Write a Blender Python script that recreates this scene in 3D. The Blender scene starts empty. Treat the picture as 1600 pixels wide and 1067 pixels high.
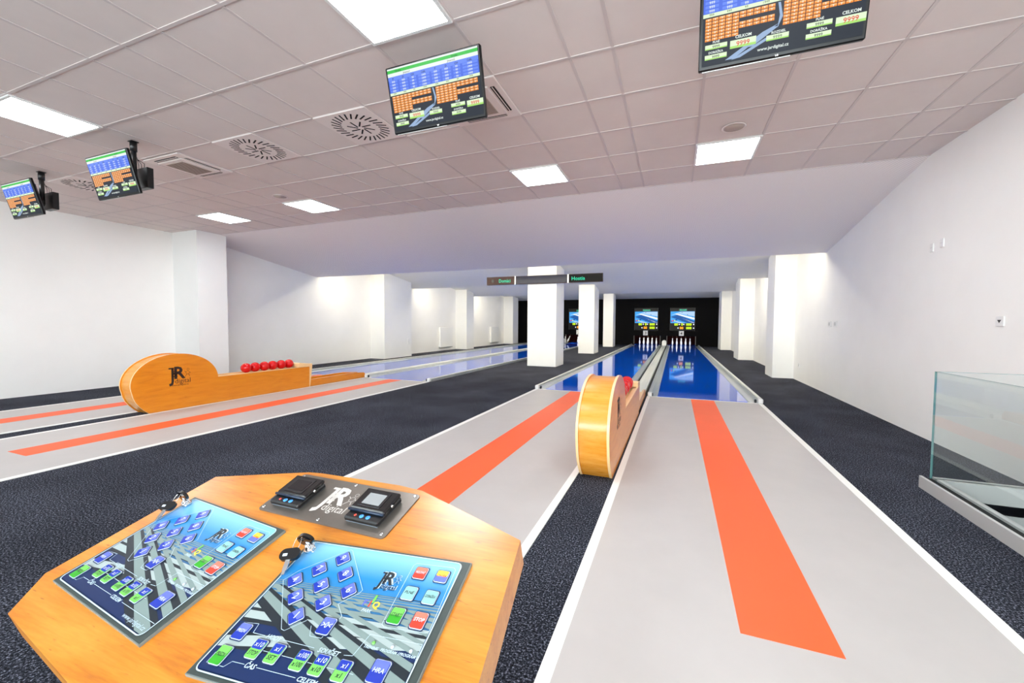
import bpy, math, random
from mathutils import Vector, Matrix
random.seed(7)
sc = bpy.context.scene
col = sc.collection
PI = math.pi

# ------------------------------------------------------------------ camera, view, world
cam_data = bpy.data.cameras.new('camera')
cam_data.sensor_width = 36.0
cam_data.lens = 643.567 / 1600 * 36.0
cam_data.clip_start = 0.02
cam = bpy.data.objects.new('camera', cam_data)
col.objects.link(cam)
R_ = (0.929835384511152, 0.36793502226033364, 0.005475135184262295)
D_ = (0.02073489011706738, -0.037533625260746245, -0.9990802226581301)
F_ = (-0.3673911022913202, 0.9290936693192315, -0.04252918513321223)
cam.matrix_world = Matrix(((R_[0], -D_[0], -F_[0], 0.0), (R_[1], -D_[1], -F_[1], 0.0),
                           (R_[2], -D_[2], -F_[2], 1.22), (0, 0, 0, 1)))
sc.camera = cam
sc.view_settings.view_transform = 'Standard'
sc.view_settings.look = 'None'
sc.view_settings.gamma = 1.0
sc.view_settings.use_curve_mapping = False
sc.view_settings.exposure = 0.45
wd = bpy.data.worlds.new('world')
sc.world = wd
wd.use_nodes = True
wd.node_tree.nodes['Background'].inputs[0].default_value = (0.9, 0.95, 1.0, 1)
wd.node_tree.nodes['Background'].inputs[1].default_value = 0.6
# daylight entering through the window front behind the photographer
for i, wx in enumerate((-8.2, -5.2, -2.2, 0.8)):
    ld = bpy.data.lights.new('daylight_%d' % i, 'AREA')
    ld.shape = 'RECTANGLE'; ld.size = 2.5; ld.size_y = 2.1
    ld.energy = (60.0, 90.0, 190.0, 320.0)[i]; ld.color = (0.90, 0.96, 1.0)
    lo = bpy.data.objects.new('daylight_%d' % i, ld)
    col.objects.link(lo)
    lo.location = (wx, -4.35, 1.75); lo.rotation_euler = (math.radians(90), 0, 0)
PANEL_LIGHT = 22.0      # radiance of the square ceiling panels
STRIP_LIGHT = 50.0      # radiance of the strip lamps above the lanes
SCREEN = 0.78


# ------------------------------------------------------------------ materials
def lin(c):
    c = c / 255.0
    return c / 12.92 if c <= 0.04045 else ((c + 0.055) / 1.055) ** 2.4


def rgb(r, g, b):
    return (lin(r), lin(g), lin(b), 1.0)


class NT:
    def __init__(s, name):
        s.m = bpy.data.materials.new(name)
        s.m.use_nodes = True
        s.t = s.m.node_tree
        s.b = s.t.nodes['Principled BSDF']
        s.out = s.t.nodes['Material Output']

    def n(s, typ, **kw):
        nd = s.t.nodes.new(typ)
        for k, v in kw.items():
            setattr(nd, k, v)
        return nd

    def l(s, a, b):
        s.t.links.new(a, b)

    def coord(s, scale=(1, 1, 1), src='Object', rot=(0, 0, 0)):
        tc = s.n('ShaderNodeTexCoord')
        mp = s.n('ShaderNodeMapping')
        mp.inputs['Scale'].default_value = scale
        mp.inputs['Rotation'].default_value = rot
        s.l(tc.outputs[src], mp.inputs['Vector'])
        return mp.outputs[0]

    def noise(s, vec, scale, detail=3, rough=0.5, dist=0.0):
        nz = s.n('ShaderNodeTexNoise')
        nz.inputs['Scale'].default_value = scale
        nz.inputs['Detail'].default_value = detail
        nz.inputs['Roughness'].default_value = rough
        nz.inputs['Distortion'].default_value = dist
        s.l(vec, nz.inputs['Vector'])
        return nz.outputs[0]

    def ramp(s, fac, stops):
        r = s.n('ShaderNodeValToRGB')
        e = r.color_ramp.elements
        while len(e) < len(stops):
            e.new(0.5)
        for i, (p, c) in enumerate(stops):
            e[i].position = p
            e[i].color = c
        s.l(fac, r.inputs[0])
        return r.outputs[0]

    def bump(s, fac, strength, dist=0.01):
        b = s.n('ShaderNodeBump')
        b.inputs['Strength'].default_value = strength
        b.inputs['Distance'].default_value = dist
        s.l(fac, b.inputs['Height'])
        s.l(b.outputs[0], s.b.inputs['Normal'])


MATS = {}


def plain(name, c, rough=0.5, metal=0.0, coat=0.0, spec=0.5, var=0.0, vscale=8.0):
    if name in MATS:
        return MATS[name]
    k = NT(name)
    k.b.inputs['Roughness'].default_value = rough
    k.b.inputs['Metallic'].default_value = metal
    k.b.inputs['Coat Weight'].default_value = coat
    k.b.inputs['Coat Roughness'].default_value = 0.05
    k.b.inputs['Specular IOR Level'].default_value = spec
    col_ = rgb(*c)
    if var > 0:
        f = k.noise(k.coord(), vscale, 4, 0.6)
        a = tuple(x * (1 - var) for x in col_[:3]) + (1,)
        b = tuple(min(1, x * (1 + var)) for x in col_[:3]) + (1,)
        k.l(k.ramp(f, [(0.3, a), (0.7, b)]), k.b.inputs['Base Color'])
    else:
        k.b.inputs['Base Color'].default_value = col_
    MATS[name] = k.m
    return k.m


def glow(name, c, strength):
    if name in MATS:
        return MATS[name]
    k = NT(name)
    k.b.inputs['Base Color'].default_value = (0.01, 0.01, 0.01, 1)
    k.b.inputs['Roughness'].default_value = 0.35
    k.b.inputs['Specular IOR Level'].default_value = 0.06
    k.b.inputs['Emission Color'].default_value = rgb(*c)
    k.b.inputs['Emission Strength'].default_value = strength
    MATS[name] = k.m
    return k.m


def wood_mat(name='honey_maple_veneer', c0=(168, 92, 10), c1=(198, 120, 22), c2=(214, 144, 48), dark=(136, 72, 16), coat=.5, rough=.35):
    k = NT(name)
    v = k.coord((1, 1, 1))
    warp = k.noise(k.coord((2.2, 14, 14)), 1.6, 5, 0.55, 0.6)
    fine = k.noise(k.coord((6, 90, 90)), 3.0, 3, 0.6, 0.2)
    mix = k.n('ShaderNodeMath', operation='MULTIPLY_ADD')
    k.l(fine, mix.inputs[0]); mix.inputs[1].default_value = 0.35; k.l(warp, mix.inputs[2])
    c = k.ramp(mix.outputs[0], [(0.45, rgb(*c0)), (0.62, rgb(*c1)), (0.88, rgb(*c2))])
    # scattered short dark flecks
    fl = k.noise(k.coord((16, 95, 95)), 1.9, 2, 0.5)
    msk = k.ramp(fl, [(0.66, (0, 0, 0, 1)), (0.76, (.7, .7, .7, 1))])
    mx = k.n('ShaderNodeMix', data_type='RGBA')
    k.l(msk, mx.inputs[0]); k.l(c, mx.inputs[6]); mx.inputs[7].default_value = rgb(*dark)
    k.l(mx.outputs[2], k.b.inputs['Base Color'])
    k.b.inputs['Roughness'].default_value = rough
    k.b.inputs['Coat Weight'].default_value = coat
    k.b.inputs['Coat Roughness'].default_value = 0.22
    return k.m


def wood_side_mat():
    k = NT('orange_maple_panel')
    warp = k.noise(k.coord((14, 2.0, 14)), 1.7, 5, 0.55, 0.6)
    fine = k.noise(k.coord((90, 6, 90)), 3.0, 3, 0.6, 0.2)
    mix = k.n('ShaderNodeMath', operation='MULTIPLY_ADD')
    k.l(fine, mix.inputs[0]); mix.inputs[1].default_value = 0.3; k.l(warp, mix.inputs[2])
    c = k.ramp(mix.outputs[0], [(0.38, rgb(208, 118, 8)), (0.6, rgb(222, 131, 14)), (0.9, rgb(230, 144, 26))])
    k.l(c, k.b.inputs['Base Color'])
    k.b.inputs['Roughness'].default_value = 0.3
    k.b.inputs['Coat Weight'].default_value = 0.3
    k.b.inputs['Coat Roughness'].default_value = 0.15
    return k.m


def carpet_mat():
    k = NT('charcoal_speckled_carpet')
    v = k.coord()
    a = k.noise(v, 115, 3, 0.7)
    b = k.noise(v, 1.3, 2, 0.5)
    mp = k.n('ShaderNodeMath', operation='MULTIPLY_ADD')
    k.l(b, mp.inputs[0]); mp.inputs[1].default_value = 0.10; k.l(a, mp.inputs[2])
    c = k.ramp(mp.outputs[0], [(0.40, rgb(9, 9, 12)), (0.51, rgb(27, 28, 35)), (0.60, rgb(56, 59, 70)), (0.70, rgb(132, 136, 152))])
    k.l(c, k.b.inputs['Base Color'])
    k.b.inputs['Roughness'].default_value = 0.95
    k.b.inputs['Specular IOR Level'].default_value = 0.1
    k.bump(a, 0.2, 0.002)
    return k.m


def perforated_mat():
    k = NT('perforated_white_baffle')
    v = k.coord((1, 1, 1))
    sx = k.n('ShaderNodeSeparateXYZ'); k.l(v, sx.inputs[0])
    out = []
    for i in (0, 1):
        mu = k.n('ShaderNodeMath', operation='MULTIPLY'); k.l(sx.outputs[i], mu.inputs[0]); mu.inputs[1].default_value = 2 * PI / 0.028
        si = k.n('ShaderNodeMath', operation='SINE'); k.l(mu.outputs[0], si.inputs[0]); out.append(si.outputs[0])
    pr = k.n('ShaderNodeMath', operation='MULTIPLY'); k.l(out[0], pr.inputs[0]); k.l(out[1], pr.inputs[1])
    c = k.ramp(pr.outputs[0], [(0.30, rgb(246, 240, 239)), (0.62, rgb(218, 210, 209))])
    k.l(c, k.b.inputs['Base Color'])
    k.b.inputs['Roughness'].default_value = 0.8
    return k.m


def blue_lane_mat():
    k = NT('glossy_blue_lane_plastic')
    f = k.noise(k.coord((1, 0.2, 1)), 1.2, 2)
    k.l(k.ramp(f, [(0.3, rgb(0, 76, 200)), (0.7, rgb(0, 84, 214))]), k.b.inputs['Base Color'])
    k.b.inputs['Roughness'].default_value = 0.04
    k.b.inputs['Specular IOR Level'].default_value = 0.6
    return k.m


def glass_mat():
    k = NT('greenish_clear_glass')
    k.t.nodes.remove(k.b)
    tr = k.n('ShaderNodeBsdfTransparent'); tr.inputs[0].default_value = (0.962, 0.987, 0.984, 1)
    gl = k.n('ShaderNodeBsdfGlossy'); gl.inputs['Roughness'].default_value = 0.01; gl.inputs[0].default_value = (0.92, 0.98, 0.97, 1)
    fr = k.n('ShaderNodeFresnel'); fr.inputs['IOR'].default_value = 1.5
    mx = k.n('ShaderNodeMixShader')
    ge = k.n('ShaderNodeNewGeometry'); iv = k.n('ShaderNodeMath', operation='SUBTRACT'); iv.inputs[0].default_value = 1.0; k.l(ge.outputs['Backfacing'], iv.inputs[1])
    fm = k.n('ShaderNodeMath', operation='MULTIPLY'); k.l(fr.outputs[0], fm.inputs[0]); k.l(iv.outputs[0], fm.inputs[1])
    k.l(fm.outputs[0], mx.inputs[0]); k.l(tr.outputs[0], mx.inputs[1]); k.l(gl.outputs[0], mx.inputs[2])
    k.l(mx.outputs[0], k.out.inputs[0])
    return k.m


def sky_print_mat():
    k = NT('printed_sky_gradient')
    v = k.coord()
    sx = k.n('ShaderNodeSeparateXYZ'); k.l(v, sx.inputs[0])
    c = k.ramp(sx.outputs[1], [(0.0, rgb(8, 34, 78)), (0.075, rgb(10, 38, 84)), (0.125, rgb(46, 116, 164)), (0.16, rgb(26, 128, 196)), (0.20, rgb(126, 188, 228))])
    k.l(c, k.b.inputs['Base Color'])
    k.b.inputs['Roughness'].default_value = 0.3
    return k.m


W_WALL = plain('white_wall_paint', (247, 246, 243), 0.7, var=0.015, vscale=2.0)
W_COL = plain('white_column_paint', (242, 242, 240), 0.6, var=0.01, vscale=3.0)
TILE = plain('ceiling_tile_mineral', (224, 214, 210), 0.85, var=0.02, vscale=4.0)
TBAR = plain('ceiling_grid_bar', (209, 199, 197), 0.6)
PERF = perforated_mat()
BAFF = plain('white_baffle_board', (246, 242, 230), 0.8, var=0.01)
CARPET = carpet_mat()
VINYL = plain('light_grey_vinyl', (186, 181, 178), 0.42, var=0.03, vscale=3.0)
ORANGE = plain('orange_vinyl_stripe', (248, 96, 40), 0.5, var=0.02, vscale=3.0)
LINE = plain('white_floor_line', (240, 239, 234), 0.45)
BLUE = blue_lane_mat()
ALU = plain('brushed_light_aluminium', (196, 202, 202), 0.28, metal=0.55, var=0.08, vscale=6.0)
CURB = plain('pale_grey_curb_profile', (222, 224, 216), 0.35, metal=0.2, var=0.04)
WOOD = wood_mat()
WOODS = wood_side_mat()
WOODB = wood_mat('bent_drum_veneer', (214, 134, 34), (228, 150, 50), (236, 166, 74), (214, 134, 34), .5, .25)
WOODE = plain('pale_maple_edge', (246, 206, 150), 0.4, coat=0.2)
TVB = plain('tv_black_bezel', (9, 9, 11), .28, spec=.25)
BLACK = plain('black_plastic', (18, 18, 20), 0.35)
BLACKG = plain('glossy_black_plastic', (10, 10, 12), 0.12, coat=0.6)
DARK = plain('dark_gap', (8, 8, 9), 0.8)
BACKW = plain('black_end_wall', (9, 8, 10), 0.7, spec=.1)
PIT = plain('dark_pit_curtain', (34, 10, 10), 0.9, spec=.05, var=0.3)
RED = plain('glossy_red_ball', (214, 4, 10), 0.15, coat=0.35, spec=.3)
PINW = plain('white_pin_plastic', (245, 245, 242), 0.25, coat=0.4)
PINR = plain('pin_cord', (120, 80, 70), 0.6)
STEEL = plain('brushed_steel_plate', (132, 125, 118), 0.36, metal=0.75, var=0.06, vscale=30)
CHROME = plain('chrome', (225, 225, 225), 0.1, metal=1.0)
GLASS = glass_mat()
GEDGE = plain('green_glass_edge', (110, 160, 160), 0.1, spec=0.8)
WPL = plain('white_plastic_fitting', (236, 236, 234), 0.4)
GREYP = plain('grey_powder_coat', (196, 195, 193), 0.4, metal=0.2)
GRILL = plain('beige_grille', (190, 178, 168), 0.7)
SLOT = plain('vent_slot_dark', (24, 18, 18), 0.9)
VENTW = plain('vent_white_metal', (232, 222, 218), 0.5)
INK = plain('black_brown_print', (40, 22, 16), 0.5)
STAIR = plain('stairwell_dark_green', (28, 44, 48), 0.6)
LIGHT = glow('light_panel_diffuser', (249, 252, 255), PANEL_LIGHT)
STRIP = glow('strip_lamp_tube', (255, 247, 226), STRIP_LIGHT)


# ------------------------------------------------------------------ mesh builder
class MB:
    def __init__(s):
        s.v = []; s.f = []; s.mi = []; s.mats = []; s.sm = []

    def mid(s, m):
        if m not in s.mats:
            s.mats.append(m)
        return s.mats.index(m)

    def add(s, vs, fs, m, smooth=False, M=None):
        o = len(s.v)
        s.v += [tuple(M @ Vector(p)) if M else tuple(p) for p in vs]
        k = s.mid(m)
        for f in fs:
            s.f.append(tuple(i + o for i in f)); s.mi.append(k); s.sm.append(smooth)
        return s

    def box(s, a, b, m, M=None, bev=0.0):
        x0, y0, z0 = [min(a[i], b[i]) for i in range(3)]
        x1, y1, z1 = [max(a[i], b[i]) for i in range(3)]
        if bev > 0:
            e = min(bev, (x1 - x0) / 2.01, (y1 - y0) / 2.01, (z1 - z0) / 2.01)
            vs = []
            for sx, X in ((1, x0), (-1, x1)):
                for sy, Y in ((1, y0), (-1, y1)):
                    for sz, Z in ((1, z0), (-1, z1)):
                        vs += [(X, Y + sy * e, Z + sz * e), (X + sx * e, Y, Z + sz * e), (X + sx * e, Y + sy * e, Z)]
            def i(ix, iy, iz, k): return (ix * 4 + iy * 2 + iz) * 3 + k
            fs = []
            for q in (0, 1):
                a_ = [i(q, 0, 0, 0), i(q, 1, 0, 0), i(q, 1, 1, 0), i(q, 0, 1, 0)]
                b_ = [i(0, q, 0, 1), i(1, q, 0, 1), i(1, q, 1, 1), i(0, q, 1, 1)]
                c_ = [i(0, 0, q, 2), i(1, 0, q, 2), i(1, 1, q, 2), i(0, 1, q, 2)]
                fs += [a_ if q else a_[::-1], b_[::-1] if q else b_, c_ if q else c_[::-1]]
            for p in (0, 1):
                for q in (0, 1):
                    e1 = [i(p, q, 0, 0), i(p, q, 0, 1), i(p, q, 1, 1), i(p, q, 1, 0)]
                    e2 = [i(p, 0, q, 0), i(p, 0, q, 2), i(p, 1, q, 2), i(p, 1, q, 0)]
                    e3 = [i(0, p, q, 1), i(0, p, q, 2), i(1, p, q, 2), i(1, p, q, 1)]
                    fs += [e1, e2, e3]
                    for r in (0, 1):
                        fs.append([i(p, q, r, 0), i(p, q, r, 1), i(p, q, r, 2)])
            return s.add(vs, fs, m, False, M)
        vs = [(x, y, z) for z in (z0, z1) for y in (y0, y1) for x in (x0, x1)]
        fs = [(0, 2, 3, 1), (4, 5, 7, 6), (0, 1, 5, 4), (2, 6, 7, 3), (0, 4, 6, 2), (1, 3, 7, 5)]
        return s.add(vs, fs, m, False, M)

    def quad(s, p, m, M=None):
        return s.add(p, [tuple(range(len(p)))], m, False, M)

    def prism(s, pts, fn, t0, t1, m, mside=None, smooth=False):
        """extrude outline pts (2D) between t0 and t1; fn(a,b,t)->3D"""
        n = len(pts)
        vs = [fn(a, b, t0) for a, b in pts] + [fn(a, b, t1) for a, b in pts]
        s.add(vs, [tuple(range(n))[::-1], tuple(range(n, 2 * n))], m)
        s.add(vs, [(i, (i + 1) % n, (i + 1) % n + n, i + n) for i in range(n)], mside or m, smooth)
        return s

    def lathe(s, prof, c, m, seg=24, M=None, mfn=None):
        vs = []; fs = []
        for r, z in prof:
            for i in range(seg):
                a = 2 * PI * i / seg
                vs.append((c[0] + r * math.cos(a), c[1] + r * math.sin(a), c[2] + z))
        for j in range(len(prof) - 1):
            for i in range(seg):
                k = (i + 1) % seg
                fs.append((j * seg + i, j * seg + k, (j + 1) * seg + k, (j + 1) * seg + i))
        fs.append(tuple(range(seg))[::-1]); fs.append(tuple((len(prof) - 1) * seg + i for i in range(seg)))
        return s.add(vs, fs, m, True, M)

    def sphere(s, c, r, m, seg=24, ring=14):
        prof = [(max(1e-4, r * math.sin(PI * j / ring)), -r * math.cos(PI * j / ring)) for j in range(ring + 1)]
        return s.lathe(prof, c, m, seg)

    def tube(s, pts, r, m, seg=8, closed=False):
        P = [Vector(p) for p in pts]; n = len(P); vs = []; fs = []
        up = Vector((0.13, 0.27, 0.95)).normalized()
        for i, p in enumerate(P):
            if closed:
                d = (P[(i + 1) % n] - P[i - 1]).normalized()
            else:
                d = (P[min(i + 1, n - 1)] - P[max(i - 1, 0)]).normalized()
            a = d.cross(up)
            if a.length < 1e-3: a = d.cross(Vector((1, 0, 0)))
            a.normalize(); b = d.cross(a)
            for k in range(seg):
                t = 2 * PI * k / seg
                vs.append(tuple(p + a * (r * math.cos(t)) + b * (r * math.sin(t))))
        for i in range(n if closed else n - 1):
            j = (i + 1) % n
            for k in range(seg):
                q = (k + 1) % seg
                fs.append((i * seg + k, i * seg + q, j * seg + q, j * seg + k))
        if not closed:
            fs += [tuple(range(seg))[::-1], tuple((n - 1) * seg + k for k in range(seg))]
        return s.add(vs, fs, m, True)

    def rrect(s, cx, cy, w, h, r, z0, z1, m, M=None, seg=4, skew=0.0, mside=None, rot=0.0):
        pts = rr_pts(cx, cy, w, h, r, seg)
        if rot: pts = [(cx + (a - cx) * math.cos(rot) - (b - cy) * math.sin(rot), cy + (a - cx) * math.sin(rot) + (b - cy) * math.cos(rot)) for a, b in pts]
        pts = [(a + skew * (b - cy), b) for a, b in pts]
        n = len(pts)
        vs = [(a, b, z0) for a, b in pts] + [(a, b, z1) for a, b in pts]
        s.add(vs, [tuple(range(n))[::-1], tuple(range(n, 2 * n))], m, False, M)
        s.add(vs, [(i, (i + 1) % n, (i + 1) % n + n, i + n) for i in range(n)], mside or m, False, M)
        return s

    def text(s, body, x, y, h, m, fn, align='c', maxw=None, shear=0.0, wide=1.0, bold=0.0):
        """flat lettering; fn(a,b)->3D; h = cap height"""
        vs, fs, w, ch = glyphs(body, bold)
        k = h / ch
        ww = w * k * wide
        kx = k * wide
        if maxw and ww > maxw:
            kx *= maxw / ww; ww = maxw
        ox = {'c': -ww / 2, 'l': 0, 'r': -ww}[align]
        s.add([fn(x + ox + a * kx + shear * b * k, y + b * k) for a, b in vs], fs, m)
        return s

    def build(s, name, parent=None, loc=(0, 0, 0), M=None):
        me = bpy.data.meshes.new(name)
        me.from_pydata(s.v, [], s.f)
        for m in s.mats:
            me.materials.append(m)
        me.polygons.foreach_set('material_index', s.mi)
        me.polygons.foreach_set('use_smooth', s.sm)
        me.update()
        o = bpy.data.objects.new(name, me)
        col.objects.link(o)
        if parent: o.parent = parent
        if M is not None: o.matrix_local = M
        else: o.location = loc
        return o


def rr_pts(cx, cy, w, h, r, seg=4):
    pts = []
    for sx, sy, a0 in ((1, 1, 0), (-1, 1, 90), (-1, -1, 180), (1, -1, 270)):
        for k in range(seg + 1):
            t = math.radians(a0 + 90 * k / seg)
            pts.append((cx + sx * (w / 2 - r) + r * math.cos(t), cy + sy * (h / 2 - r) + r * math.sin(t)))
    return pts


_g = {}


def glyphs(body, bold=0.0):
    key = (body, bold)
    if key in _g: return _g[key]
    cu = bpy.data.curves.new('lettering', 'FONT')
    cu.body = body; cu.size = 1.0; cu.resolution_u = 2; cu.offset = bold; cu.fill_mode = 'FRONT'
    o = bpy.data.objects.new('lettering', cu)
    col.objects.link(o)
    dg = bpy.context.evaluated_depsgraph_get(); dg.update()
    me = bpy.data.meshes.new_from_object(o.evaluated_get(dg))
    vs = [(v.co.x, v.co.y) for v in me.vertices]
    fs = [tuple(p.vertices) for p in me.polygons]
    x0 = min([v[0] for v in vs], default=0); x1 = max([v[0] for v in vs], default=1)
    vs = [(a - x0, b) for a, b in vs]
    bpy.data.objects.remove(o); bpy.data.curves.remove(cu); bpy.data.meshes.remove(me)
    _g[key] = (vs, fs, x1 - x0, 0.70)
    return _g[key]


def thing(name, label, cat, loc=(0, 0, 0), rotz=0.0, group=None):
    o = bpy.data.objects.new(name, None)
    o.empty_display_size = 0.1
    col.objects.link(o)
    o.location = loc; o.rotation_euler = (0, 0, rotz)
    return tag(o, label, cat, group)


def tag(o, label, cat, group=None):
    o['label'] = label; o['category'] = cat
    if group: o['group'] = group
    return o


def struct(o):
    o['kind'] = 'structure'
    return o


def dup(root, loc=None, label=None, cat=None, group=None):
    r = root.copy(); col.objects.link(r)
    if loc is not None: r.location = loc
    if label: r['label'] = label
    if group: r['group'] = group
    for ch in [c for c in bpy.data.objects if c.parent == root]:
        c = ch.copy(); col.objects.link(c); c.parent = r
        for g in [x for x in bpy.data.objects if x.parent == ch]:
            d = g.copy(); col.objects.link(d); d.parent = c
    return r


# ------------------------------------------------------------------ the room
CE = 3.08          # ceiling height
XR, XL = 2.55, -9.80
YB, YF = -4.0, 25.7
WELL = (1.86, XR, -2.6, 3.955)    # stairwell opening beside the balustrade

m = MB()
for x0, x1, y0, y1 in ((XL - .2, WELL[0], YB, YF + 1.8), (WELL[0], XR + .2, YB, WELL[2]), (WELL[0], XR + .2, WELL[3], YF + 1.8)):
    m.box((x0, y0, -0.12), (x1, y1, 0.0), CARPET)
struct(m.build('floor'))
m = MB()
m.box((WELL[0], WELL[3], -0.30), (XR, WELL[3] + .05, -0.001), GREYP)
m.box((WELL[0] - .02, WELL[2], -2.8), (WELL[0], WELL[3], -0.13), STAIR)
m.box((WELL[0], WELL[2] - .05, -2.8), (XR, WELL[2], -0.13), STAIR)
m.box((WELL[0], WELL[3] + .05, -2.8), (XR, WELL[3] + .1, -0.31), STAIR)
m.box((WELL[0] - .02, WELL[2] - .05, -2.9), (XR + .02, WELL[3] + .1, -2.8), STAIR)
m.box((XR, WELL[2] - .05, -2.8), (XR + .05, WELL[3] + .1, -0.13), W_WALL)
struct(m.build('trim_1'))
m = MB(); m.box((WELL[0], WELL[3] - .04, -0.335), (XR, WELL[3] + .06, -0.29), WPL)
struct(m.build('trim_2'))

m = MB(); m.box((XL - .15, YB, 0), (XL, YF + .1, CE + .1), W_WALL); struct(m.build('wall_left'))
m = MB(); m.box((XR, YB, 0), (XR + .15, YF + .1, CE + .1), W_WALL); struct(m.build('wall_right'))
m = MB()
m.box((XL - .15, YB - .15, 0), (XR + .15, YB, .7), W_WALL); m.box((XL - .15, YB - .15, 2.8), (XR + .15, YB, CE + .1), W_WALL)
wins = [(-9.45, -6.95), (-6.45, -3.95), (-3.45, -.95), (-.45, 2.05)]
e_ = [XL - .15] + [v for w_ in wins for v in w_] + [XR + .15]
for i in range(0, len(e_), 2):
    m.box((e_[i], YB - .15, .7), (e_[i + 1], YB, 2.8), W_WALL)
struct(m.build('wall_back'))
for i, (a, b) in enumerate(wins):
    m = MB()
    for p, q in (((a, .7), (b, .76)), ((a, 2.74), (b, 2.8)), ((a, .76), (a + .06, 2.74)), ((b - .06, .76), (b, 2.74)), (((a + b) / 2 - .03, .76), ((a + b) / 2 + .03, 2.74))):
        m.box((p[0], YB - .1, p[1]), (q[0], YB - .04, q[1]), WPL)
    m.box((a + .05, YB - .075, .75), (b - .05, YB - .065, 2.75), GLASS)
    struct(m.build('window_%d' % (i + 1)))

# black end wall with one opening per lane
DX = -0.06
LX = {4: 0.0, 3: -1.98, 2: -6.03, 1: -8.01}
PITX = {k: ((-0.43 + v, 1.10 + v) if k in (2, 4) else (-0.30 + v, 1.18 + v)) for k, v in LX.items()}
m = MB()
xs = [XL] + [x for k in (1, 2, 3, 4) for x in PITX[k]] + [XR]
for i in range(0, len(xs), 2):
    m.box((xs[i], YF, 0), (xs[i + 1], YF + .1, 0.56), BACKW)
m.box((XL, YF, 0.56), (XR, YF + .1, 2.95), BACKW)
struct(m.build('wall_far'))
m = MB()
m.box((XL, YF + 1.75, -.1), (XR, YF + 1.85, 1.2), PIT)
m.box((XL, YF + .1, 0.75), (XR, YF + 1.75, 0.8), BACKW)
for x in [XL, -3.6, XR]:
    m.box((x - .05, YF + .1, 0), (x + .05, YF + 1.75, 0.75), BACKW)
struct(m.build('wall_pit'))

# ceiling: tiles, bars, sloping baffles
gx = [XL, -9.32, -9.0, -8.4, -7.8, -7.2, -6.63, -6.33, -5.73, -5.11, -4.5, -3.9, -3.51, -3.11, -2.52, -1.91, -1.31, -.725, -.43, .165, .76, 1.36, 1.96, 2.25, XR]
gy = [YB] + [5.925 - .605 * k for k in range(16, 0, -1)] + [5.925]
LIGHTS = [(-1.91, -1.31, 1.69, 2.295), (-5.73, -5.11, 1.69, 2.295), (-7.8, -7.2, 1.69, 2.295), (.165, .76, 1.69, 2.295),
          (-1.91, -1.31, 4.715, 5.32), (.165, .76, 4.715, 5.32), (-5.73, -5.11, 4.715, 5.32), (-7.8, -7.2, 4.715, 5.32)]
m = MB()
m.box((XL, YB, CE + .004), (XR, 5.925, CE + .1), TILE)
for x in gx[1:-1]:
    m.box((x - .011, YB, CE), (x + .011, 5.925, CE + .006), TBAR)
for y in gy[1:]:
    m.box((XL, y - .011, CE - .0005), (XR, y + .011, CE + .006), TBAR)
struct(m.build('ceiling'))
saws = [(5.925, 5.925, 9.20, 2.555), (9.26, 10.6, 13.95, 2.60), (14.0, 15.6, 18.95, 2.61), (19.0, 20.4, 25.69, 2.76)]
for i, (a, b, c, z) in enumerate(saws):
    m = MB()
    mat = PERF if i == 0 else BAFF
    pts = ([(a, CE)] if b > a + .01 else []) + [(b, CE), (c, z), (c, CE + .1), (a, CE + .1)]
    m.prism(pts, lambda y, zz, t: (t, y, zz), XL, XR, mat)
    if i: m.box((XL, saws[i - 1][2], CE), (XR, a + .01, CE + .1), BAFF)
    o = m.build('trim_%d' % (i + 3)); struct(o)

# pilasters on the side walls and free columns
for n, (x0, x1, y0, y1) in enumerate([(XL, -9.02, 5.46, 6.05), (XL, -9.2, 11.45, 13.0), (XL, -9.2, 17.4, 18.15), (XL, -9.2, 23.4, 24.3),
                                      (2.13, XR, 11.15, 11.95), (2.09, XR, 16.4, 17.6), (2.1, XR, 22.6, 23.9)]):
    m = MB(); m.box((x0, y0, 0), (x1, y1, CE + .05), W_COL)
    struct(m.build('wall_left' if x0 == XL else 'wall_right'))
for (x0, x1, y0, y1), lab in zip([(-4.0, -3.14, 11.33, 12.2), (-3.78, -3.12, 17.15, 18.2), (-3.68, -3.14, 22.9, 23.8)],
                                 ['wide white square column carrying the long score display', 'middle white square column of the row between the lane pairs', 'farthest white square column, close to the black end wall']):
    m = MB(); m.box((x0, y0, 0), (x1, y1, CE - .02), W_COL, bev=.006)
    tag(m.build('square_column'), lab, 'column')

# ------------------------------------------------------------------ lanes (built for the right-hand pair, shifted for the left)
# everything on the pair is symmetric about x = AX
AX = -0.565
FOUL = 7.345
YE = 26.0


def mirror(x, side):      # side +1 keeps, -1 mirrors about the pair's axis
    return x if side > 0 else 2 * AX - x


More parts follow.
